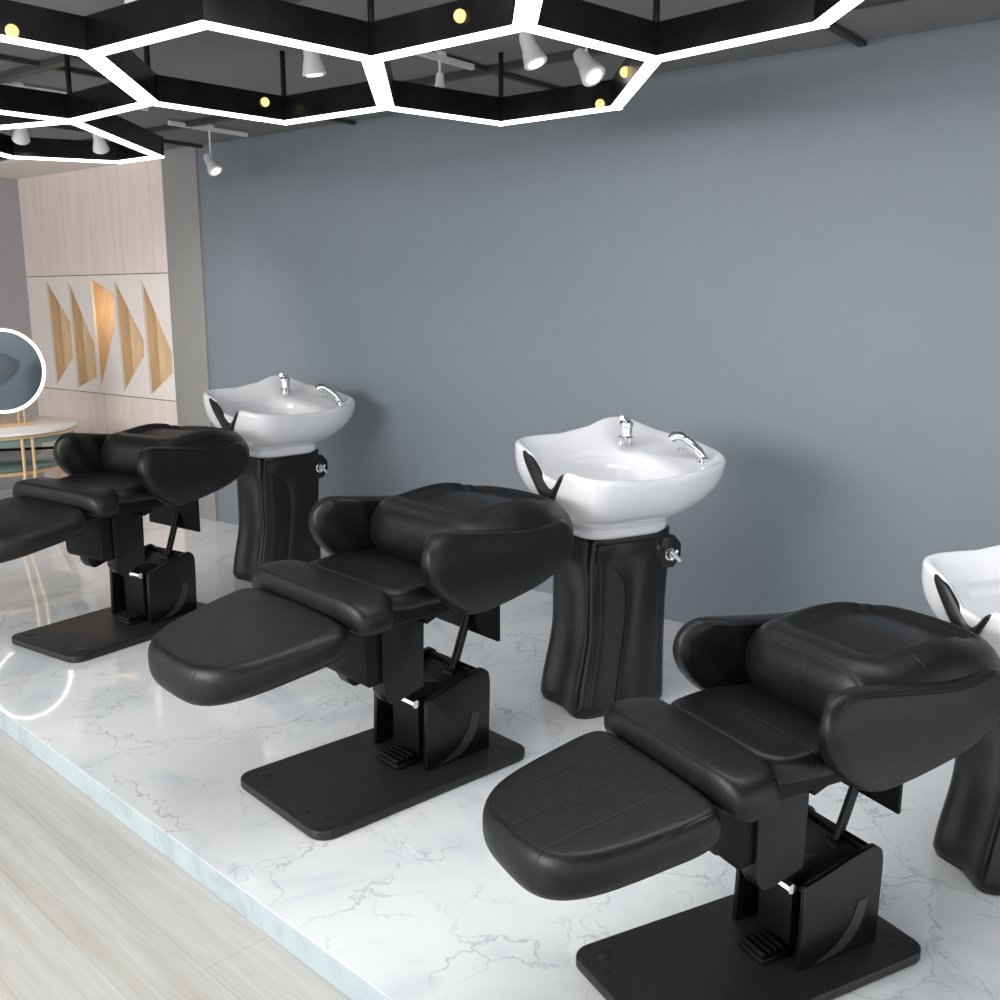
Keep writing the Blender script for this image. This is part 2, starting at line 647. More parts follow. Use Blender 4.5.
bm = bmesh.new()
for yy in (-0.018, 0.0):
    V = [bm.verts.new((p[0], yy, p[1])) for p in r_[0]]
    for f_ in r_[2]:
        cen = [sum(r_[0][i][k] for i in f_) / len(f_) for k in (0, 1)]
        if not any(inside(cen, n_) for n_ in NI):
            bm.faces.new([V[i] for i in f_])
for poly in NI + [[(x0, zb), (x1, zb), (x1, zt), (x0, zt)]]:
    for i in range(len(poly)):
        a, c = poly[i - 1], poly[i]
        bm.faces.new([bm.verts.new(q) for q in ((a[0], -0.018, a[1]), (c[0], -0.018, c[1]), (c[0], 0, c[1]), (a[0], 0, a[1]))])
bmesh.ops.remove_doubles(bm, verts=bm.verts, dist=1e-5)
obj('niche_front', bm, 'whitepanel', root)
for i, n_ in enumerate(NI):
    bm = bmesh.new()
    k = len(n_)
    cx = sum(p[0] for p in n_) / k
    cz = sum(p[1] for p in n_) / k
    for d0, d1 in ((0.0, 0.07),):
        for j in range(k):
            a, c = n_[j - 1], n_[j]
            bm.faces.new([bm.verts.new(q) for q in ((a[0], d0, a[1]), (c[0], d0, c[1]), (c[0] + (cx - c[0]) * .12, d1, c[1]), (a[0] + (cx - a[0]) * .12, d1, a[1]))])
            cc_ = (cx + 0.05, 0.24, cz - 0.08)
            bm.faces.new([bm.verts.new(q) for q in ((a[0] + (cx - a[0]) * .12, d1, a[1]), (c[0] + (cx - c[0]) * .12, d1, c[1]), cc_)])
    bmesh.ops.remove_doubles(bm, verts=bm.verts, dist=1e-5)
    nb = obj('niche', bm, 'goldwood', root)
    if i == 2:
        obj('niche_lamp', lathe([(0.016, 0), (0.02, 0.01), (0.014, 0.02)], (-1.06, 0.10, 1.56), 14), 'warmglow', nb)
        d = bpy.data.lights.new('niche_spot', 'POINT')
        d.energy = 0.3
        d.color = (1, 0.75, 0.4)
        d.shadow_soft_size = 0.03
        lo = bpy.data.objects.new('niche_spot', d)
        lo.location = (-1.07, 0.06, 1.52)
        lo.parent = nb
        COL.objects.link(lo)


# ------------------------------------------------------------------ honeycomb luminaire
def gz(px, py, z):
    d = Vector((px - 500, 0, 0)) + Vector((0, math.cos(PITCH), -math.sin(PITCH))) * F - Vector((0, math.sin(PITCH), math.cos(PITCH))) * (py - 500)
    return Vector((0, 0, H)) + d * ((z - H) / d.z)


HZ = 2.35
# corners of the hexagon grid on its own level, metres
e = 0.585
HV = {
    'A': (-0.821, 2.987), 'B': (-0.408, 3.400), 'C': (0.068, 3.007), 'D': (0.494, 3.400), 'E': (0.462, 4.212),
    'F': (0.004, 4.582), 'G': (-0.454, 4.212), 'H': (-0.929, 4.557), 'K': (-1.359, 4.110), 'J': (-1.280, 3.334),
    'L': (-1.590, 2.985), 'M': (0.890, 2.987), 'N': (0.910, 2.55), 'X': (0.079, 2.60), 'Y': (0.50, 2.25),
    'T': (-1.835, 4.520), 'S': (-1.824, 5.600), 'U': (-2.30, 4.03), 'V': (-2.08, 3.30),
    'W': (-2.12, 5.82), 'Q': (-2.62, 5.62), 'O': (-2.66, 4.86), 'A2': (-0.83, 2.45), 'L2': (-1.62, 2.5),
    'M2': (1.33, 3.38)}
HE = 'A-B B-C C-D D-E E-F F-G G-B G-H H-K K-J J-A J-L D-M M-N C-X X-Y Y-N K-T T-S T-U S-W W-Q Q-O O-T U-V V-L'.split()
lum = empty('honeycomb_ceiling_light', (0, 3.5, HZ), 0, 'black hexagonal honeycomb light frame with glowing white lower edges under the ceiling', 'ceiling light')
hw = 0.025
hh = 0.105


def bar(name, a, b_, w, z0, z1, m, parent, ext=0.0):
    a, b_ = Vector((*a, 0)), Vector((*b_, 0))
    d = (b_ - a).normalized()
    a -= d * ext
    b_ += d * ext
    s = Vector((-d.y, d.x, 0)) * w
    base_ = Vector((0, 3.5, HZ))
    bm = bmesh.new()
    q = [bm.verts.new(Vector((p.x, p.y, z)) - base_) for z in (z0, z1) for p in (a - s, b_ - s, b_ + s, a + s)]
    for f_ in ((0, 1, 2, 3), (7, 6, 5, 4), (0, 4, 5, 1), (1, 5, 6, 2), (2, 6, 7, 3), (3, 7, 4, 0)):
        bm.faces.new([q[i] for i in f_])
    return obj(name, bm, m, parent)


for ed in HE:
    a, b_ = ed.split('-')
    a, b_ = HV[a], HV[b_]
    hw_ = 0.033 if ed in ('G-B', 'K-J', 'C-X') else 0.022
    fb = bar('frame_bar', a, b_, hw_, HZ + 0.006, HZ + hh, 'blackframe', lum, 0.017)
    bar('light_strip', a, b_, hw_, HZ - 0.004, HZ + 0.0055, 'led', fb, 0.017)
for kx in ('B', 'D', 'K', 'G', 'F', 'L', 'N', 'T', 'H'):
    x, y = HV[kx]
    bm = tube([(x, y - 3.5, hh - 0.002), (x, y - 3.5, CEIL - HZ - 0.0)], 0.011, 10)
    obj('hanging_rod', bm, 'blackframe', lum, smooth=True)
def on_bar(px, py, k0, k1):
    """point on the camera-facing side of a frame bar"""
    a, c = Vector((*HV[k0], 0)), Vector((*HV[k1], 0))
    d = (c - a).normalized()
    n0 = Vector((-d.y, d.x, 0))
    if n0.dot(a) > 0:
        n0 = -n0
    a += n0 * (hw + 0.004)
    ray = gz(px, py, 3.0) - Vector((0, 0, H))
    return Vector((0, 0, H)) + ray * (n0.dot(a) / n0.dot(ray))


for (px, py, k0, k1) in ((460, 16, 'B', 'C'), (12, 31, 'L', 'J'), (265, 102, 'K', 'H'), (600, 104, 'E', 'F'), (625, 72, 'D', 'E')):
    # small glowing yellow spheres on the frame sides
    p = on_bar(px, py, k0, k1) - Vector((0, 3.5, HZ))
    bm = bmesh.new()
    bmesh.ops.create_uvsphere(bm, u_segments=20, v_segments=12, radius=0.019)
    bmesh.ops.translate(bm, verts=bm.verts, vec=p)
    obj('yellow_globe', bm, 'warmglow', lum, smooth='all')


# ------------------------------------------------------------------ ceiling spots
def spot(px, py, z, aim, length, label, rail=True, s=1.0, power=0.0):
    p = gz(px, py, z)
    root = empty('ceiling_spotlight', (p.x, p.y, CEIL - 0.0), 0, label, 'spotlight', 'white ceiling spotlights')
    drop = CEIL - z
    q = Vector(aim).normalized().to_track_quat('Z', 'Y').to_matrix()
    c = Vector((0, 0, -drop))
    prof = [(0.001, -0.055), (0.020, -0.052), (0.026, -0.03), (0.028, 0.0), (0.034, 0.02), (0.042, 0.055), (0.040, 0.058), (0.036, 0.05)]
    can = obj('lamp_can', lathe([(r * s, h * s) for r, h in prof[:-1]] + [(0.001, 0.050 * s)], c, 28, rot=q), 'whitepaint', root, smooth=True)
    obj('lens', lathe([(0.001, 0.0), (0.028 * s, 0.0), (0.028 * s, 0.004), (0.001, 0.004)], c + q @ Vector((0, 0, 0.0575 * s)), 20, rot=q), 'lampface', can)
    if power:
        ld = bpy.data.lights.new('spot_beam', 'SPOT')
        ld.energy, ld.spot_size, ld.spot_blend, ld.color = power, R(95), 0.8, (1.0, 0.94, 0.88)
        ld.shadow_soft_size = 0.03
        lo = bpy.data.objects.new('spot_beam', ld)
        lo.location = c + q @ Vector((0, 0, 0.075 * s))
        lo.rotation_euler = Vector(aim).to_track_quat('-Z', 'Y').to_euler()
        lo.parent = root
        COL.objects.link(lo)
    obj('stem', tube([(0, 0, -drop + 0.02), (0, 0, -0.02)], 0.006, 8), 'whitepaint', root, smooth=True)
    if rail:
        a = R(51.6)
        v = Vector((math.cos(a), math.sin(a), 0)) * length
        bm = bmesh.new()
        n_ = Vector((-v.y, v.x, 0)).normalized() * 0.010
        qd = [bm.verts.new(w_) for zz in (-0.035, -0.012) for w_ in (Vector((0, 0, zz)) - v - n_, Vector((0, 0, zz)) + v - n_, Vector((0, 0, zz)) + v + n_, Vector((0, 0, zz)) - v + n_)]
        for f_ in ((0, 1, 2, 3), (7, 6, 5, 4), (0, 4, 5, 1), (1, 5, 6, 2), (2, 6, 7, 3), (3, 7, 4, 0)):
            bm.faces.new([qd[i] for i in f_])
        obj('track', bm, 'whitepaint', root)
    obj('ceiling_plate', lathe([(0.001, -0.012), (0.03, -0.012), (0.03, -0.0005), (0.001, -0.0005)], (0, 0, 0), 20), 'whitepaint', root)
    return root


spot(530, 48, 2.52, (0.35, -0.2, -0.9), 0.2, 'white ceiling spotlight just left of the largest tilted spotlight', False, 1.1)
spot(586, 64, 2.50, (0.45, -0.5, -0.8), 0.2, 'large white spotlight tilted to the right above the middle washbasin', False, 1.2)
spot(312, 57, 2.50, (0.1, 0.1, -0.98), 0.2, 'white spotlight pointing straight down inside the left hexagon', False, 1.1)
spot(440, 82, 2.52, (0, 0.0, -1), 0.22, 'tiny white spotlight on a short white track inside the middle hexagon', True, 0.7)
spot(211, 163, 2.42, (0.5, -0.3, -0.8), 0.28, 'lone white spotlight below the honeycomb frame, above the grey pilaster', True, 1.1)
spot(135, 0, 2.52, (0.1, 0, -1), 0.2, 'white spotlight at the very top edge, left of the others', False, 1.1)
spot(21, 130, 2.42, (-0.35, 0.6, -0.7), 0.3, 'white spotlight nearest the left wall, by the blush cladding', True, 1.0, 13)
spot(99, 140, 2.42, (-0.1, 0.62, -0.75), 0.3, 'white spotlight over the centre of the blush cladding', True, 1.0, 16)


# ------------------------------------------------------------------ reclining wash chair
def wing_outline():
    pts = [(-0.096, 0.815), (-0.078, 0.875), (-0.03, 0.902), (0.08, 0.892), (0.20, 0.876), (0.33, 0.862), (0.44, 0.862), (0.515, 0.866), (0.552, 0.840),
           (0.562, 0.775), (0.535, 0.728), (0.43, 0.680), (0.30, 0.645), (0.186, 0.622), (0.10, 0.618), (0.03, 0.650), (-0.035, 0.700), (-0.078, 0.755)]
    return [(p.x, p.y) for p in spline(pts, 4)]


def make_chair():
    root = empty('reclining_salon_chair')
    # base plate with rounded corners
    bp = obj('base_plate', prism(rrect(-0.447, 0.436, -0.265, 0.265, 0.06), 'z', 0.001, 0.032, 0.006, 3), 'plate', root, smooth=True)
    for sx in (-0.37, 0.37):
        for sy in (-0.19, 0.19):
            bm = lathe([(0.001, 0.0335), (0.021, 0.0335), (0.023, 0.032), (0.024, 0.030), (0.001, 0.030)], (sx, sy, 0), 24)
            obj('fixing_cap', bm, 'plate', bp, smooth=True)
    for sy in (-0.12, 0.12):
        bm = lathe([(0.001, 0.0335), (0.005, 0.0335), (0.006, 0.031), (0.001, 0.031)], (-0.40, sy, 0), 12)
        obj('screw_head', bm, 'dark', bp, smooth=True)
    # lift housing: two shaped cheeks and a rear wall, open to the front
    prof = [(0.045, 0.033), (0.330, 0.033), (0.336, 0.24)] + [(p.x, p.y) for p in spline([(0.336, 0.285), (0.328, 0.318), (0.302, 0.338)], 4, False)] + \
           [(p.x, p.y) for p in spline([(0.27, 0.333), (0.20, 0.318), (0.13, 0.298), (0.055, 0.282)], 4, False)]
    cheeks = []
    for y0_, y1_ in ((-0.155, -0.135), (0.135, 0.155)):
        cheeks.append(obj('housing_side', prism(prof, 'y', y0_, y1_, 0.004, 2), 'case', root, smooth=True))
    ho = obj('housing_back', prism([(0.272, 0.033), (0.288, 0.033), (0.318, 0.255), (0.318, 0.31), (0.30, 0.332), (0.288, 0.325)], 'y', -0.1345, 0.1345, 0.003, 2), 'case', root, smooth=True)
    obj('tray', prism([(0.100, 0.215), (0.285, 0.300), (0.281, 0.312), (0.095, 0.228)], 'y', -0.131, 0.131, 0.003, 2), 'greyplastic', root, smooth=True)
    # crescent slot on the visible cheek
    outer = [(p.x, p.y) for p in spline([(0.283, 0.185), (0.272, 0.130), (0.240, 0.080), (0.190, 0.048), (0.088, 0.036)], 6, False)]
    inner = [(p.x, p.y) for p in spline([(0.105, 0.040), (0.175, 0.072), (0.218, 0.115), (0.238, 0.150), (0.247, 0.188)], 6, False)]
    obj('curved_slot', prism(outer + inner, 'y', -0.1575, -0.1552), 'greyplastic', cheeks[0])
    # lift arm and pivot
    arm = [(-0.115, 0.65), (-0.110, 0.345)] + [(p.x, p.y) for p in spline([(-0.098, 0.322), (-0.075, 0.305), (-0.02, 0.318)], 4, False)] + [(0.050, 0.335), (0.058, 0.65)]
    obj('lift_arm', prism(arm, 'y', -0.142, -0.075, 0.010, 3), 'case', root, smooth=True)
    obj('lift_arm', prism(arm, 'y', 0.075, 0.142, 0.010, 3), 'case', root, smooth=True)
    obj('pivot_bar', tube([(0.03, -0.10, 0.300), (0.03, 0.10, 0.300)], 0.022, 14), 'dark', root, smooth=True)
    obj('motor_link', prism([(0.02, 0.285), (0.10, 0.315), (0.19, 0.29), (0.17, 0.25), (0.06, 0.24)], 'y', -0.055, -0.02, 0.005, 2), 'greyplastic', root, smooth=True)
    obj('front_box', prism([(-0.165, 0.395), (-0.155, 0.375), (0.03, 0.40), (0.04, 0.62), (-0.175, 0.62)], 'y', -0.125, 0.165, 0.008, 2), 'dark', root, smooth=True)
    obj('lift_column', box(0.075, 0.20, -0.075, 0.075, 0.032, 0.245, 0.006), 'dark', root, smooth=True)
    b_ = obj('pivot_bolt', tube([(0.028, -0.128, 0.272), (0.028, -0.06, 0.272)], 0.0145, 8), 'chrome', root, smooth=True)
    # foot switch tray between the cheeks
    bm = box(-0.025, 0.072, -0.085, 0.035, 0.033, 0.050, 0.004)
    for i in range(4):
        box(-0.020 + i * 0.022, -0.008 + i * 0.022, -0.075, 0.025, 0.050, 0.066, 0.002, bm)
    obj('foot_switch', bm, 'case', root, smooth=True)
    # bracket and gas strut below the back
    obj('back_bracket', prism([(-0.185, 0.432), (0.20, 0.437), (0.20, 0.66), (-0.185, 0.66)], 'x', 0.345, 0.357, 0.002), 'dark', root)
    obj('back_frame', prism([(0.03, 0.565), (0.12, 0.60), (0.50, 0.66), (0.50, 0.70), (0.0, 0.64)], 'y', -0.19, 0.20, 0.006), 'dark', root)
    st = obj('gas_strut', tube([(0.262, -0.03, 0.29), (0.330, -0.03, 0.47), (0.342, -0.03, 0.505)], 0.016, 14), 'case', root, smooth=True)
    obj('strut_end', tube([(0.262, -0.055, 0.295), (0.262, -0.005, 0.295)], 0.02, 12), 'case', st, smooth=True)
    obj('seat_frame', box(-0.34, 0.30, -0.22, 0.22, 0.60, 0.655, 0.01), 'dark', root)
    obj('leg_rest_frame', prism([(-0.66, 0.525), (-0.20, 0.585), (-0.20, 0.640), (-0.66, 0.565)], 'y', -0.13, 0.13, 0.006), 'dark', root)

    # leg rest: long pad sloping to a rounded toe
    def leg_taper(x):
        return 1.0 - 0.30 * max(0.0, min(1.0, (0.20 - x) / 0.46)) ** 1.5
    ol = superell(0.222, 0.312, 3.6, 96, -0.548, 0.0, leg_taper, 9.0)
    lt = lambda x, y: 0.682 + (x + 0.34) * 0.18 - 0.10 * y * y
    lb = lambda x, y: 0.560 + (x + 0.34) * 0.19 + 0.15 * y * y
    lr = obj('leg_rest', pad(ol, (-0.548, 0), lt, lb, 0.12, 0.85), 'leather_leg', root, smooth='all')

    # front roll of the seat, dropping at both ends
    ol = superell(0.082, 0.340, 4.5, 72, -0.255, 0.0)
    rt = lambda x, y: 0.744 - 1.0 * (x + 0.25) ** 2 - 0.55 * max(0, abs(y) - 0.22) ** 1.5
    rb = lambda x, y: 0.650 - 0.9 * max(0, abs(y) - 0.22) ** 1.5
    obj('seat_roll', pad(ol, (-0.255, 0), rt, rb, 0.16, 0.9), 'leather', root, smooth='all')
    ol = superell(0.215, 0.268, 5, 72, 0.03, 0.0)
    s_t = lambda x, y: 0.737 - 0.10 * (x + 0.1) ** 2 + 0.012 * math.cos(x * 30) * 0.3 - 0.12 * y * y
    s_b = lambda x, y: 0.650
    obj('seat', pad(ol, (0.03, 0), s_t, s_b, 0.10, 0.9), 'leather_back', root, smooth='all')

    # back rest: padded border around a sunken stitched panel
    def b_top(x, y):
        base_ = 0.938 - (0.030 + 0.30 * y * y) * smooth01((x - 0.40) / 0.27) - 0.028 * smooth01((0.42 - x) / 0.30)
        u_ = max(0.0, 1 - ((x - 0.40) / 0.20) ** 4)
        v_ = max(0.0, 1 - (y / 0.20) ** 4)
        edge = 1.1 * max(0.0, abs(y) - 0.18) ** 1.6
        return base_ - 0.030 * smooth01(2.2 * u_ * v_) - edge
    b_b = lambda x, y: 0.700 + 0.03 * smooth01((x - 0.1) / 0.5)

    def b_taper(x):
        return 1.0 - 0.07 * smooth01((x - 0.1) / 0.3)
    ol = superell(0.285, 0.330, 4.2, 88, 0.385, 0.0, b_taper)
    obj('backrest', pad(ol, (0.385, 0), b_top, b_b, 0.20, 0.85), 'leather_back', root, smooth='all')

    # side wings: shaped pads with a piped front band
    wo = wing_outline()
    cxz = (0.23, 0.76)
    for sgn in (-1, 1):
        dx, dz = (0.0, 0.0) if sgn < 0 else (0.03, 0.016)

        def wt(x, z, s_=sgn):
            fl = 0.045 * smooth01((0.12 - x) / 0.25)
            return s_ * (0.378 + fl * 0.2 - 0.03 * ((z - 0.76) / 0.14) ** 2 - 0.02 * smooth01((x - 0.35) / 0.2))

        def wb(x, z, s_=sgn):
            fl = 0.03 * smooth01((0.12 - x) / 0.25)
            return s_ * (0.272 + fl + 0.006 * math.sin(x * 60 + z * 30) * smooth01((0.2 - x) / .1))
        w_ = obj('side_wing', pad(wo, cxz, wt, wb, 0.13, 0.80, axes='xzy', warp=lambda x, y, z: (x + dx, y, z + dz)), 'leather', root, smooth='all')
        # welt seam that runs round the outer face
        ring = []
        for (px_, pz_) in wo:
            x = cxz[0] + (px_ - cxz[0]) * 0.93
            z = cxz[1] + (pz_ - cxz[1]) * 0.93
            ring.append(Vector((x + dx, wt(x, z) - sgn * 0.006, z + dz)))
        ring.append(ring[0])
        obj('piping', tube(ring, 0.0028, 6), 'leather', w_, smooth='all')
    return root


# ------------------------------------------------------------------ backwash basin
ROLL = R(9.5)


def notch_z(v):
    d_ = v + 0.065
    return 0.092 * (math.exp(-(abs(d_) / 0.110) ** 1.8) if d_ > 0 else math.exp(-(abs(d_) / 0.058) ** 2.2))


def rim_z(u, v):
    z = 1.010 - 0.022 * math.exp(-((u - 0.33) / 0.14) ** 2) * smooth01(-v / 0.2)
    hump = 0.058 * math.exp(-(abs(u - 0.53) / 0.14) ** 2.4) * smooth01((v - 0.06) / 0.17)
    notch = notch_z(v) * smooth01((0.14 - u) / 0.12)
    return z + hump - notch


def roll(p):
    """bowl tips slightly towards its near side"""
    x, y, z = p
    zc = 0.985
    return Vector((x, y * math.cos(ROLL) - (z - zc) * math.sin(ROLL) * 0.4, z + y * math.sin(ROLL)))


def make_basin():
    root = empty('shampoo_basin')
    NT = 112
    ang = [2 * math.pi * k / NT for k in range(NT)]

    def sup(t, cx, a, b_, n, taper=0.0):
        c, s = math.cos(t), math.sin(t)
        if taper and c < 0:
            n = 5.5
        x = a * math.copysign(abs(c) ** (2 / n), c)
        y = b_ * math.copysign(abs(s) ** (2 / n), s)
        return cx + x, y * (1 - taper * x)
    rings = []
    # outside, from the collar up
    def outer(t, w_):
        s = 1 - (1 - w_) ** 2.3
        ox, oy = sup(t, 0.395, 0.400, 0.298, 2.6, 0.10)
        ix, iy = sup(t, 0.320, 0.215, 0.150, 3.0)
        front = smooth01((0.3 - ox) / 0.3)
        s2 = s * (1 - front) + (1 - (1 - w_) ** 3.0) * front
        z = 0.765 + (rim_z(ox, oy) - 0.765 - 0.006) * w_
        return (ix + (ox - ix) * s2, iy + (oy - iy) * s2, z)
    for w_ in [0, .04, .1, .18, .28, .4, .52, .64, .76, .86, .94, .985]:
        rings.append([roll(outer(t, w_)) for t in ang])
    # rounded rim
    for (ins, dz) in ((0.004, 0.0), (0.012, 0.004), (0.022, 0.002), (0.028, -0.006)):
        ring = []
        for t in ang:
            ox, oy = sup(t, 0.395, 0.400 - ins, 0.298 - ins, 2.6, 0.10)
            qx, qy = sup(t, 0.395, 0.400, 0.298, 2.6, 0.10)
            ring.append(roll((ox, oy, rim_z(qx, qy) + dz)))
        rings.append(ring)
    # deck down to the bowl opening, then the bowl
    for w_ in (0.25, 0.5, 0.75, 1.0):
        ring = []
        for t in ang:
            ox, oy = sup(t, 0.395, 0.372, 0.270, 2.6, 0.10)
            bx, by = sup(t, 0.285, 0.255, 0.228, 2.8)
            by -= 0.025
            x, y = ox + (bx - ox) * w_, oy + (by - oy) * w_
            qx, qy = sup(t, 0.395, 0.400, 0.298, 2.6, 0.10)
            zr = rim_z(qx, qy) * (1 - w_ * 0.8) + 0.965 * w_ * 0.8
            nz = rim_z(0.0, y) if x < 0.06 else 2.0
            ring.append(roll((x, y, min(zr - 0.010 - 0.012 * w_, nz + 0.01))))
        rings.append(ring)
    for w_ in (0.06, .15, .28, .42, .58, .74, .88, .97):
        s = 1 - w_ ** 2.6 * 0.86
        ring = []
        for t in ang:
            bx, by = sup(t, 0.285, 0.255, 0.228, 2.8)
            x, y = 0.31 + (bx - 0.31) * s, (by - 0.0) * s - 0.025
            nz = min(0.943, rim_z(0.0, y) - 0.01) if bx < 0.06 else 0.943
            ring.append(roll((x, y, nz - (nz - 0.80) * w_)))
        rings.append(ring)
    bowl = obj('bowl', rings_bm(rings), 'porcelain', root, smooth='all')
    obj('drain', lathe([(0.001, 0.806), (0.026, 0.806), (0.028, 0.801), (0.001, 0.800)], (0.31, -0.025, 0), 24), 'chrome', bowl, smooth=True)
    # collar between bowl and pedestal
    rs = []
    for z, g in ((0.722, 0.0), (0.735, 0.008), (0.755, 0.010), (0.775, 0.0)):
        rs.append([Vector((0.305 + p[0], p[1], z + p[1] * 0.06)) for p in superell(0.200 + g, 0.165 + g, 4, 64)])
    obj('collar', rings_bm(rs), 'porcelain', root, smooth='all')

    # black rubber crescent lining the neck notch, on the outside of the front lip
    n_ = 36
    rs = []
    for i in range(n_ + 1):
        f_ = i / n_
        v = 0.138 - 0.285 * f_
        sn = min(1.0, (abs(v) / (0.298 * 1.04)) ** (5.5 / 2))
        t = math.pi - math.copysign(math.asin(sn), v)
        th = math.sin(math.pi * f_) ** 0.75
        zr = outer(t, 1.0)[2]
        dw = (0.008 + 0.068 * th) / (zr - 0.765)
        fr_, bk = [], []
        for k in range(9):
            g = k / 8
            x, y, z = outer(t, 1.0 - dw * g)
            bul = 0.004 + 0.014 * th * math.sin(math.pi * g) ** 0.6
            fr_.append(roll((x - bul, y, z + (0.007 if k == 0 else 0))))
            bk.append(roll((x + 0.012, y, z + (0.007 if k == 0 else 0))))
        rs.append(fr_ + bk[::-1])
    obj('neck_rest', rings_bm(rs), 'rubber', root, smooth='all')

    # mixer on the raised ledge
    def at(u, v, z):
        return roll((u, v, z))
    c = at(0.490, 0.150, 1.022)
    bm = lathe([(0.001, -0.03), (0.032, -0.03), (0.032, 0.0), (0.026, 0.006), (0.025, 0.040), (0.029, 0.044), (0.029, 0.060), (0.020, 0.070), (0.001, 0.072)], c, 28)
    mx = obj('mixer_tap', bm, 'chrome', root, smooth=True)
    obj('tap_lever', tube([c + Vector((0, 0, 0.066)), c + Vector((-0.018, -0.01, 0.080)), c + Vector((-0.045, -0.03, 0.084))], [0.011, 0.009, 0.007], 12), 'chrome', mx, smooth=True)
    obj('tap_lever', tube([c + Vector((0, 0, 0.066)), c + Vector((0.022, 0.012, 0.074)), c + Vector((0.035, 0.02, 0.07))], [0.010, 0.009, 0.006], 12), 'chrome', mx, smooth=True)
    # hand shower resting in its holder at the rear
    c = at(0.685, -0.110, 0.990)
    bm = lathe([(0.001, -0.02), (0.026, -0.02), (0.027, 0.006), (0.017, 0.012), (0.014, 0.02), (0.001, 0.02)], c, 24)
    hs = obj('shower_holder', bm, 'chrome', root, smooth=True)
    p = [c + Vector(q) for q in ((0, 0, 0.01), (-0.014, 0.012, 0.035), (-0.035, 0.035, 0.062), (-0.052, 0.055, 0.078))]
    sh = obj('hand_shower', tube(p, [0.017, 0.019, 0.021, 0.023], 16), 'chrome', root, smooth=True)
    p = [c + Vector(q) for q in ((-0.044, 0.046, 0.072), (-0.062, 0.066, 0.086), (-0.082, 0.08, 0.082), (-0.090, 0.086, 0.073))]
    obj('shower_head', tube(p, [0.02, 0.028, 0.030, 0.024], 18), 'chrome', sh, smooth=True)
    bm = lathe([(0.001, -0.01), (0.015, -0.01), (0.015, 0.010), (0.001, 0.012)], at(0.69, 0.04, 0.985), 20)
    obj('hose_outlet', bm, 'chrome', root, smooth=True)

    # pedestal: waisted body flaring to the foot
    def prow(z):
        t = z / 0.72
        flare = 0.052 * (1 - smooth01(t / 0.50)) - 0.012 * smooth01((t - 0.8) / 0.2)
        u0 = 0.118 - flare + 0.0 * t
        u1 = 0.510 + 0.012 * smooth01((t - 0.55) / 0.3)
        hb = 0.158 + 0.010 * (1 - smooth01(t / 0.4))
        return u0, u1, hb
    rs = []
    for i in range(29):
        z = 0.0 + 0.722 * i / 28
        ins = 0.010 if i == 0 else 0.0
        u0, u1, hb = prow(z)
        a = (u1 - u0) / 2 - ins
        ring = []
        for p in superell(a, hb - ins, 6.0, 96, (u0 + u1) / 2, 0):
            x, y = p
            # hollow front: the front face is scooped between its edges
            fr_ = smooth01((u0 + 0.10 - x) / 0.10)
            x += fr_ * 0.030 * math.exp(-(y / 0.085) ** 2) * smooth01((0.66 - z) / 0.2)
            # shallow flutes near the corners of each side
            gro = math.exp(-((x - u0 - 0.035) / 0.010) ** 2) + 0.8 * math.exp(-((x - u1 + 0.055) / 0.008) ** 2)
            y *= 1 - 0.022 * gro
            ring.append(Vector((x, y, z)))
        rs.append(ring)
    ped = obj('pedestal', rings_bm(rs), 'pedestal', root, smooth='all')
    # shield-shaped side covers
    for s_ in (-1, 1):
        ol = [(0.150, 0.615)] + [(p.x, p.y) for p in spline([(0.190, 0.612), (0.238, 0.585), (0.272, 0.535), (0.284, 0.47), (0.282, 0.38), (0.268, 0.25), (0.246, 0.12), (0.232, 0.012)], 5, False)] + \
             [(0.432, 0.012), (0.432, 0.60), (0.42, 0.69), (0.150, 0.69)]
        y0_, y1_ = (0.150, 0.1635)
        bm = prism(ol, 'y', s_ * y0_, s_ * y1_, 0.0035, 2)
        for v_ in bm.verts:
            if abs(v_.co.y) > 0.158:
                v_.co.y += s_ * 0.010 * (1 - smooth01(v_.co.z / 0.288))
        obj('side_cover', bm, 'pedestal', root, smooth=True)
    # octagonal boss with chrome water valve, high at the back
    for s_ in (-1,):
        oc = [(0.495 + 0.066 * math.cos(R(22.5 + 45 * k)), 0.625 + 0.072 * math.sin(R(22.5 + 45 * k))) for k in range(8)]
        bo = obj('valve_boss', prism(oc, 'y', s_ * 0.155, s_ * 0.060, 0.008, 3), 'pedestal', root, smooth=True)
        q = Matrix.Rotation(R(90), 3, 'X')
        bm = lathe([(0.001, -0.005), (0.024, -0.005), (0.025, 0.006), (0.018, 0.010), (0.016, 0.022), (0.001, 0.024)], (0.492, -0.156, 0.618), 22, rot=q)
        va = obj('valve', bm, 'chrome', root, smooth=True)
        bm = tube([(0.470, -0.188, 0.640), (0.515, -0.192, 0.598)], [0.009, 0.011], 12)
        tube([(0.478, -0.186, 0.600), (0.508, -0.186, 0.636)], 0.007, 10, bm=bm)
        tube([(0.492, -0.176, 0.618), (0.492, -0.196, 0.618)], 0.012, 12, bm=bm)
        obj('valve_handle', bm, 'chrome', va, smooth=True)
    return root


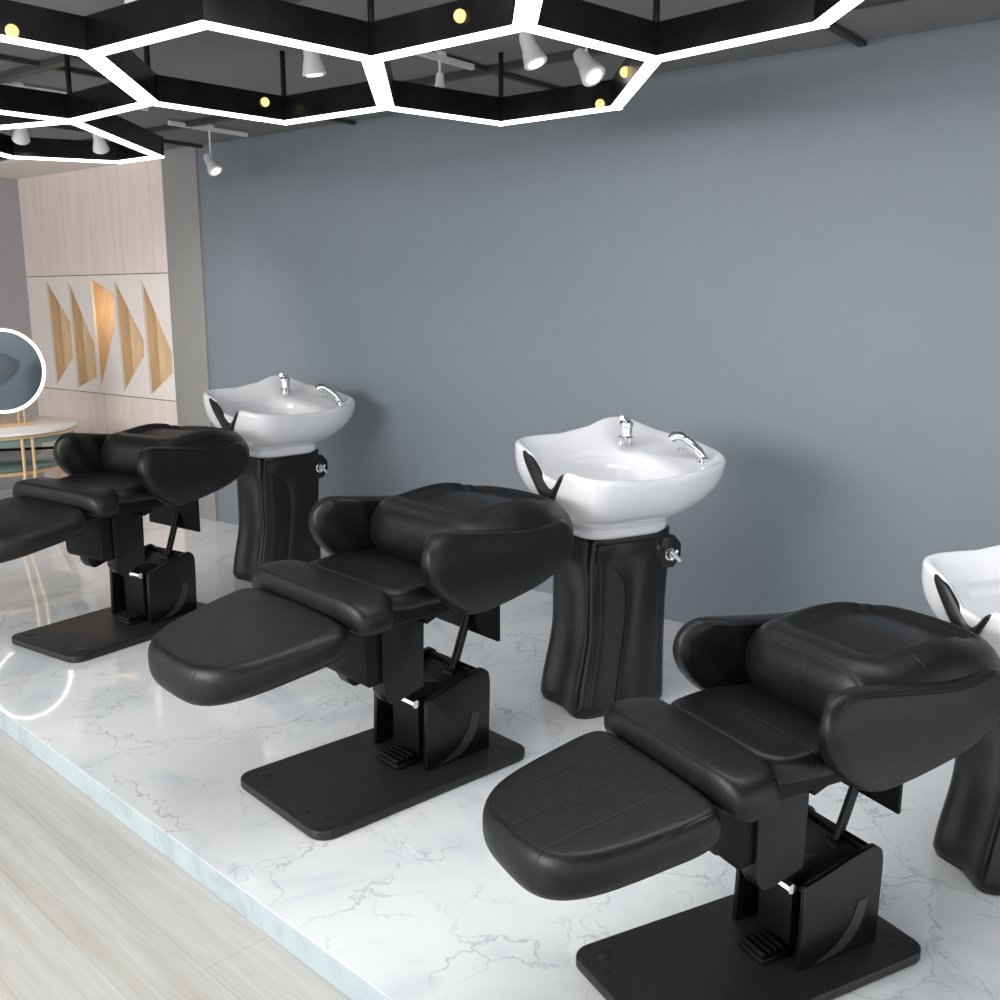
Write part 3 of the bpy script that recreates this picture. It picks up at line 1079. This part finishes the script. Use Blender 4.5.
chair = make_chair()
basin = make_basin()
CH = [  # x, y, yaw, scale x/y/z
    ((-0.387, 3.224), 42.3, (1, 1, 1)),
    ((-1.875, 4.755), 56.06, (1.0, 1.02, 1.035)),
    ((0.620, 2.205), 27.5, (0.90, 0.775, 0.88))]
CL = ['black reclining salon chair in the middle, before the fully visible middle basin',
      'black reclining salon chair farthest back, nearest the round vanity table',
      'black reclining salon chair nearest the camera, at the lower right']
BS = [
    ((0.162, 3.722), 29.3, (1, 1, 1)),
    ((-1.525, 5.515), 45.9, (1.031, 1.031, 1.031)),
    ((1.235, 2.573), 12.1, (0.84, 0.82, 0.83))]
BL = ['white shampoo basin on black pedestal in the middle of the three',
      'white shampoo basin on black pedestal farthest back, beside the grey pilaster',
      'white shampoo basin on black pedestal cut off by the right edge']
chairs = [chair, copy_tree(chair), copy_tree(chair)]
basins = [basin, copy_tree(basin), copy_tree(basin)]
for o, (p, a, s), l in zip(chairs, CH, CL):
    o.location = (*p, 0.0)
    o.rotation_euler = (0, 0, R(a))
    o.scale = s
    tag(o, l, 'salon chair', 'reclining chairs along the marble platform')
for o, (p, a, s), l in zip(basins, BS, BL):
    o.location = (*p, 0.0)
    o.rotation_euler = (0, 0, R(a))
    o.scale = s
    tag(o, l, 'washbasin', 'shampoo basins behind the chairs')


# ------------------------------------------------------------------ round vanity table and mirror
TX, TY = -3.60, 6.95
t = empty('vanity_table', (TX, TY, 0), 0, 'round white-topped vanity table with green glass band and slim gold legs', 'table')
obj('table_top', lathe([(0.001, 0.716), (0.585, 0.716), (0.60, 0.722), (0.60, 0.736), (0.59, 0.742), (0.001, 0.742)], (0, 0, 0), 72), 'soffit', t, smooth=True)
obj('glass_band', lathe([(0.560, 0.655), (0.575, 0.655), (0.575, 0.7155), (0.560, 0.7155), (0.560, 0.655)], (0, 0, 0), 72), 'glass', t, smooth=True)
obj('gold_rim', lathe([(0.578, 0.698), (0.592, 0.698), (0.592, 0.7155), (0.578, 0.7155), (0.578, 0.698)], (0, 0, 0), 72), 'gold', t, smooth=True)
obj('lower_shelf', lathe([(0.001, 0.478), (0.55, 0.478), (0.56, 0.484), (0.55, 0.490), (0.001, 0.490)], (0, 0, 0), 72), 'glass', t, smooth=True)
obj('shelf_rim', lathe([(0.551, 0.455), (0.572, 0.455), (0.572, 0.477), (0.551, 0.477), (0.551, 0.455)], (0, 0, 0), 72), 'gold', t, smooth=True)
obj('base_disc', lathe([(0.001, 0.0), (0.40, 0.0), (0.41, 0.01), (0.41, 0.03), (0.001, 0.035)], (0, 0, 0), 64), 'soffit', t, smooth=True)
for k in range(4):
    for d_ in (-3.4, 3.4):
        a = R(-38 + 90 * k + d_)
        obj('leg', tube([(0.583 * math.cos(a), 0.583 * math.sin(a), 0.698), (0.583 * math.cos(a), 0.583 * math.sin(a), 0.46), (0.40 * math.cos(a), 0.40 * math.sin(a), 0.012)], 0.011, 10), 'gold', t, smooth=True)
obj('cross_rail', tube([(-0.55, -0.06, 0.545), (0.55, 0.10, 0.575)], 0.010, 8), 'dark', t, smooth=True)
mr = empty('vanity_mirror', (TX + 0.19, TY - 0.05, 0.742), R(48), 'round mirror with glowing white rim on gold posts', 'mirror')
q = Matrix.Rotation(R(90), 3, 'X')
MC = (0, 0, 0.38)
obj('glass', lathe([(0.001, -0.004), (0.2698, -0.004), (0.2698, 0.004), (0.001, 0.004)], MC, 72, rot=q), 'mirror', mr)
obj('light_ring', lathe([(0.270, -0.008), (0.287, -0.008), (0.287, 0.010), (0.270, 0.010), (0.270, -0.008)], MC, 72, rot=q), 'ringlight', mr)
obj('rim', lathe([(0.2885, -0.012), (0.294, -0.012), (0.294, 0.012), (0.2885, 0.012), (0.2885, -0.012)], MC, 72, rot=q), 'gold', mr)
obj('stand_base', box(-0.16, 0.16, -0.06, 0.06, 0.0, 0.022, 0.004), 'gold', mr)
for x in (-0.115, -0.075, 0.075, 0.115):
    obj('post', tube([(x, 0.0, 0.02), (x, 0.0, 0.112)], 0.007, 8), 'gold', mr, smooth=True)
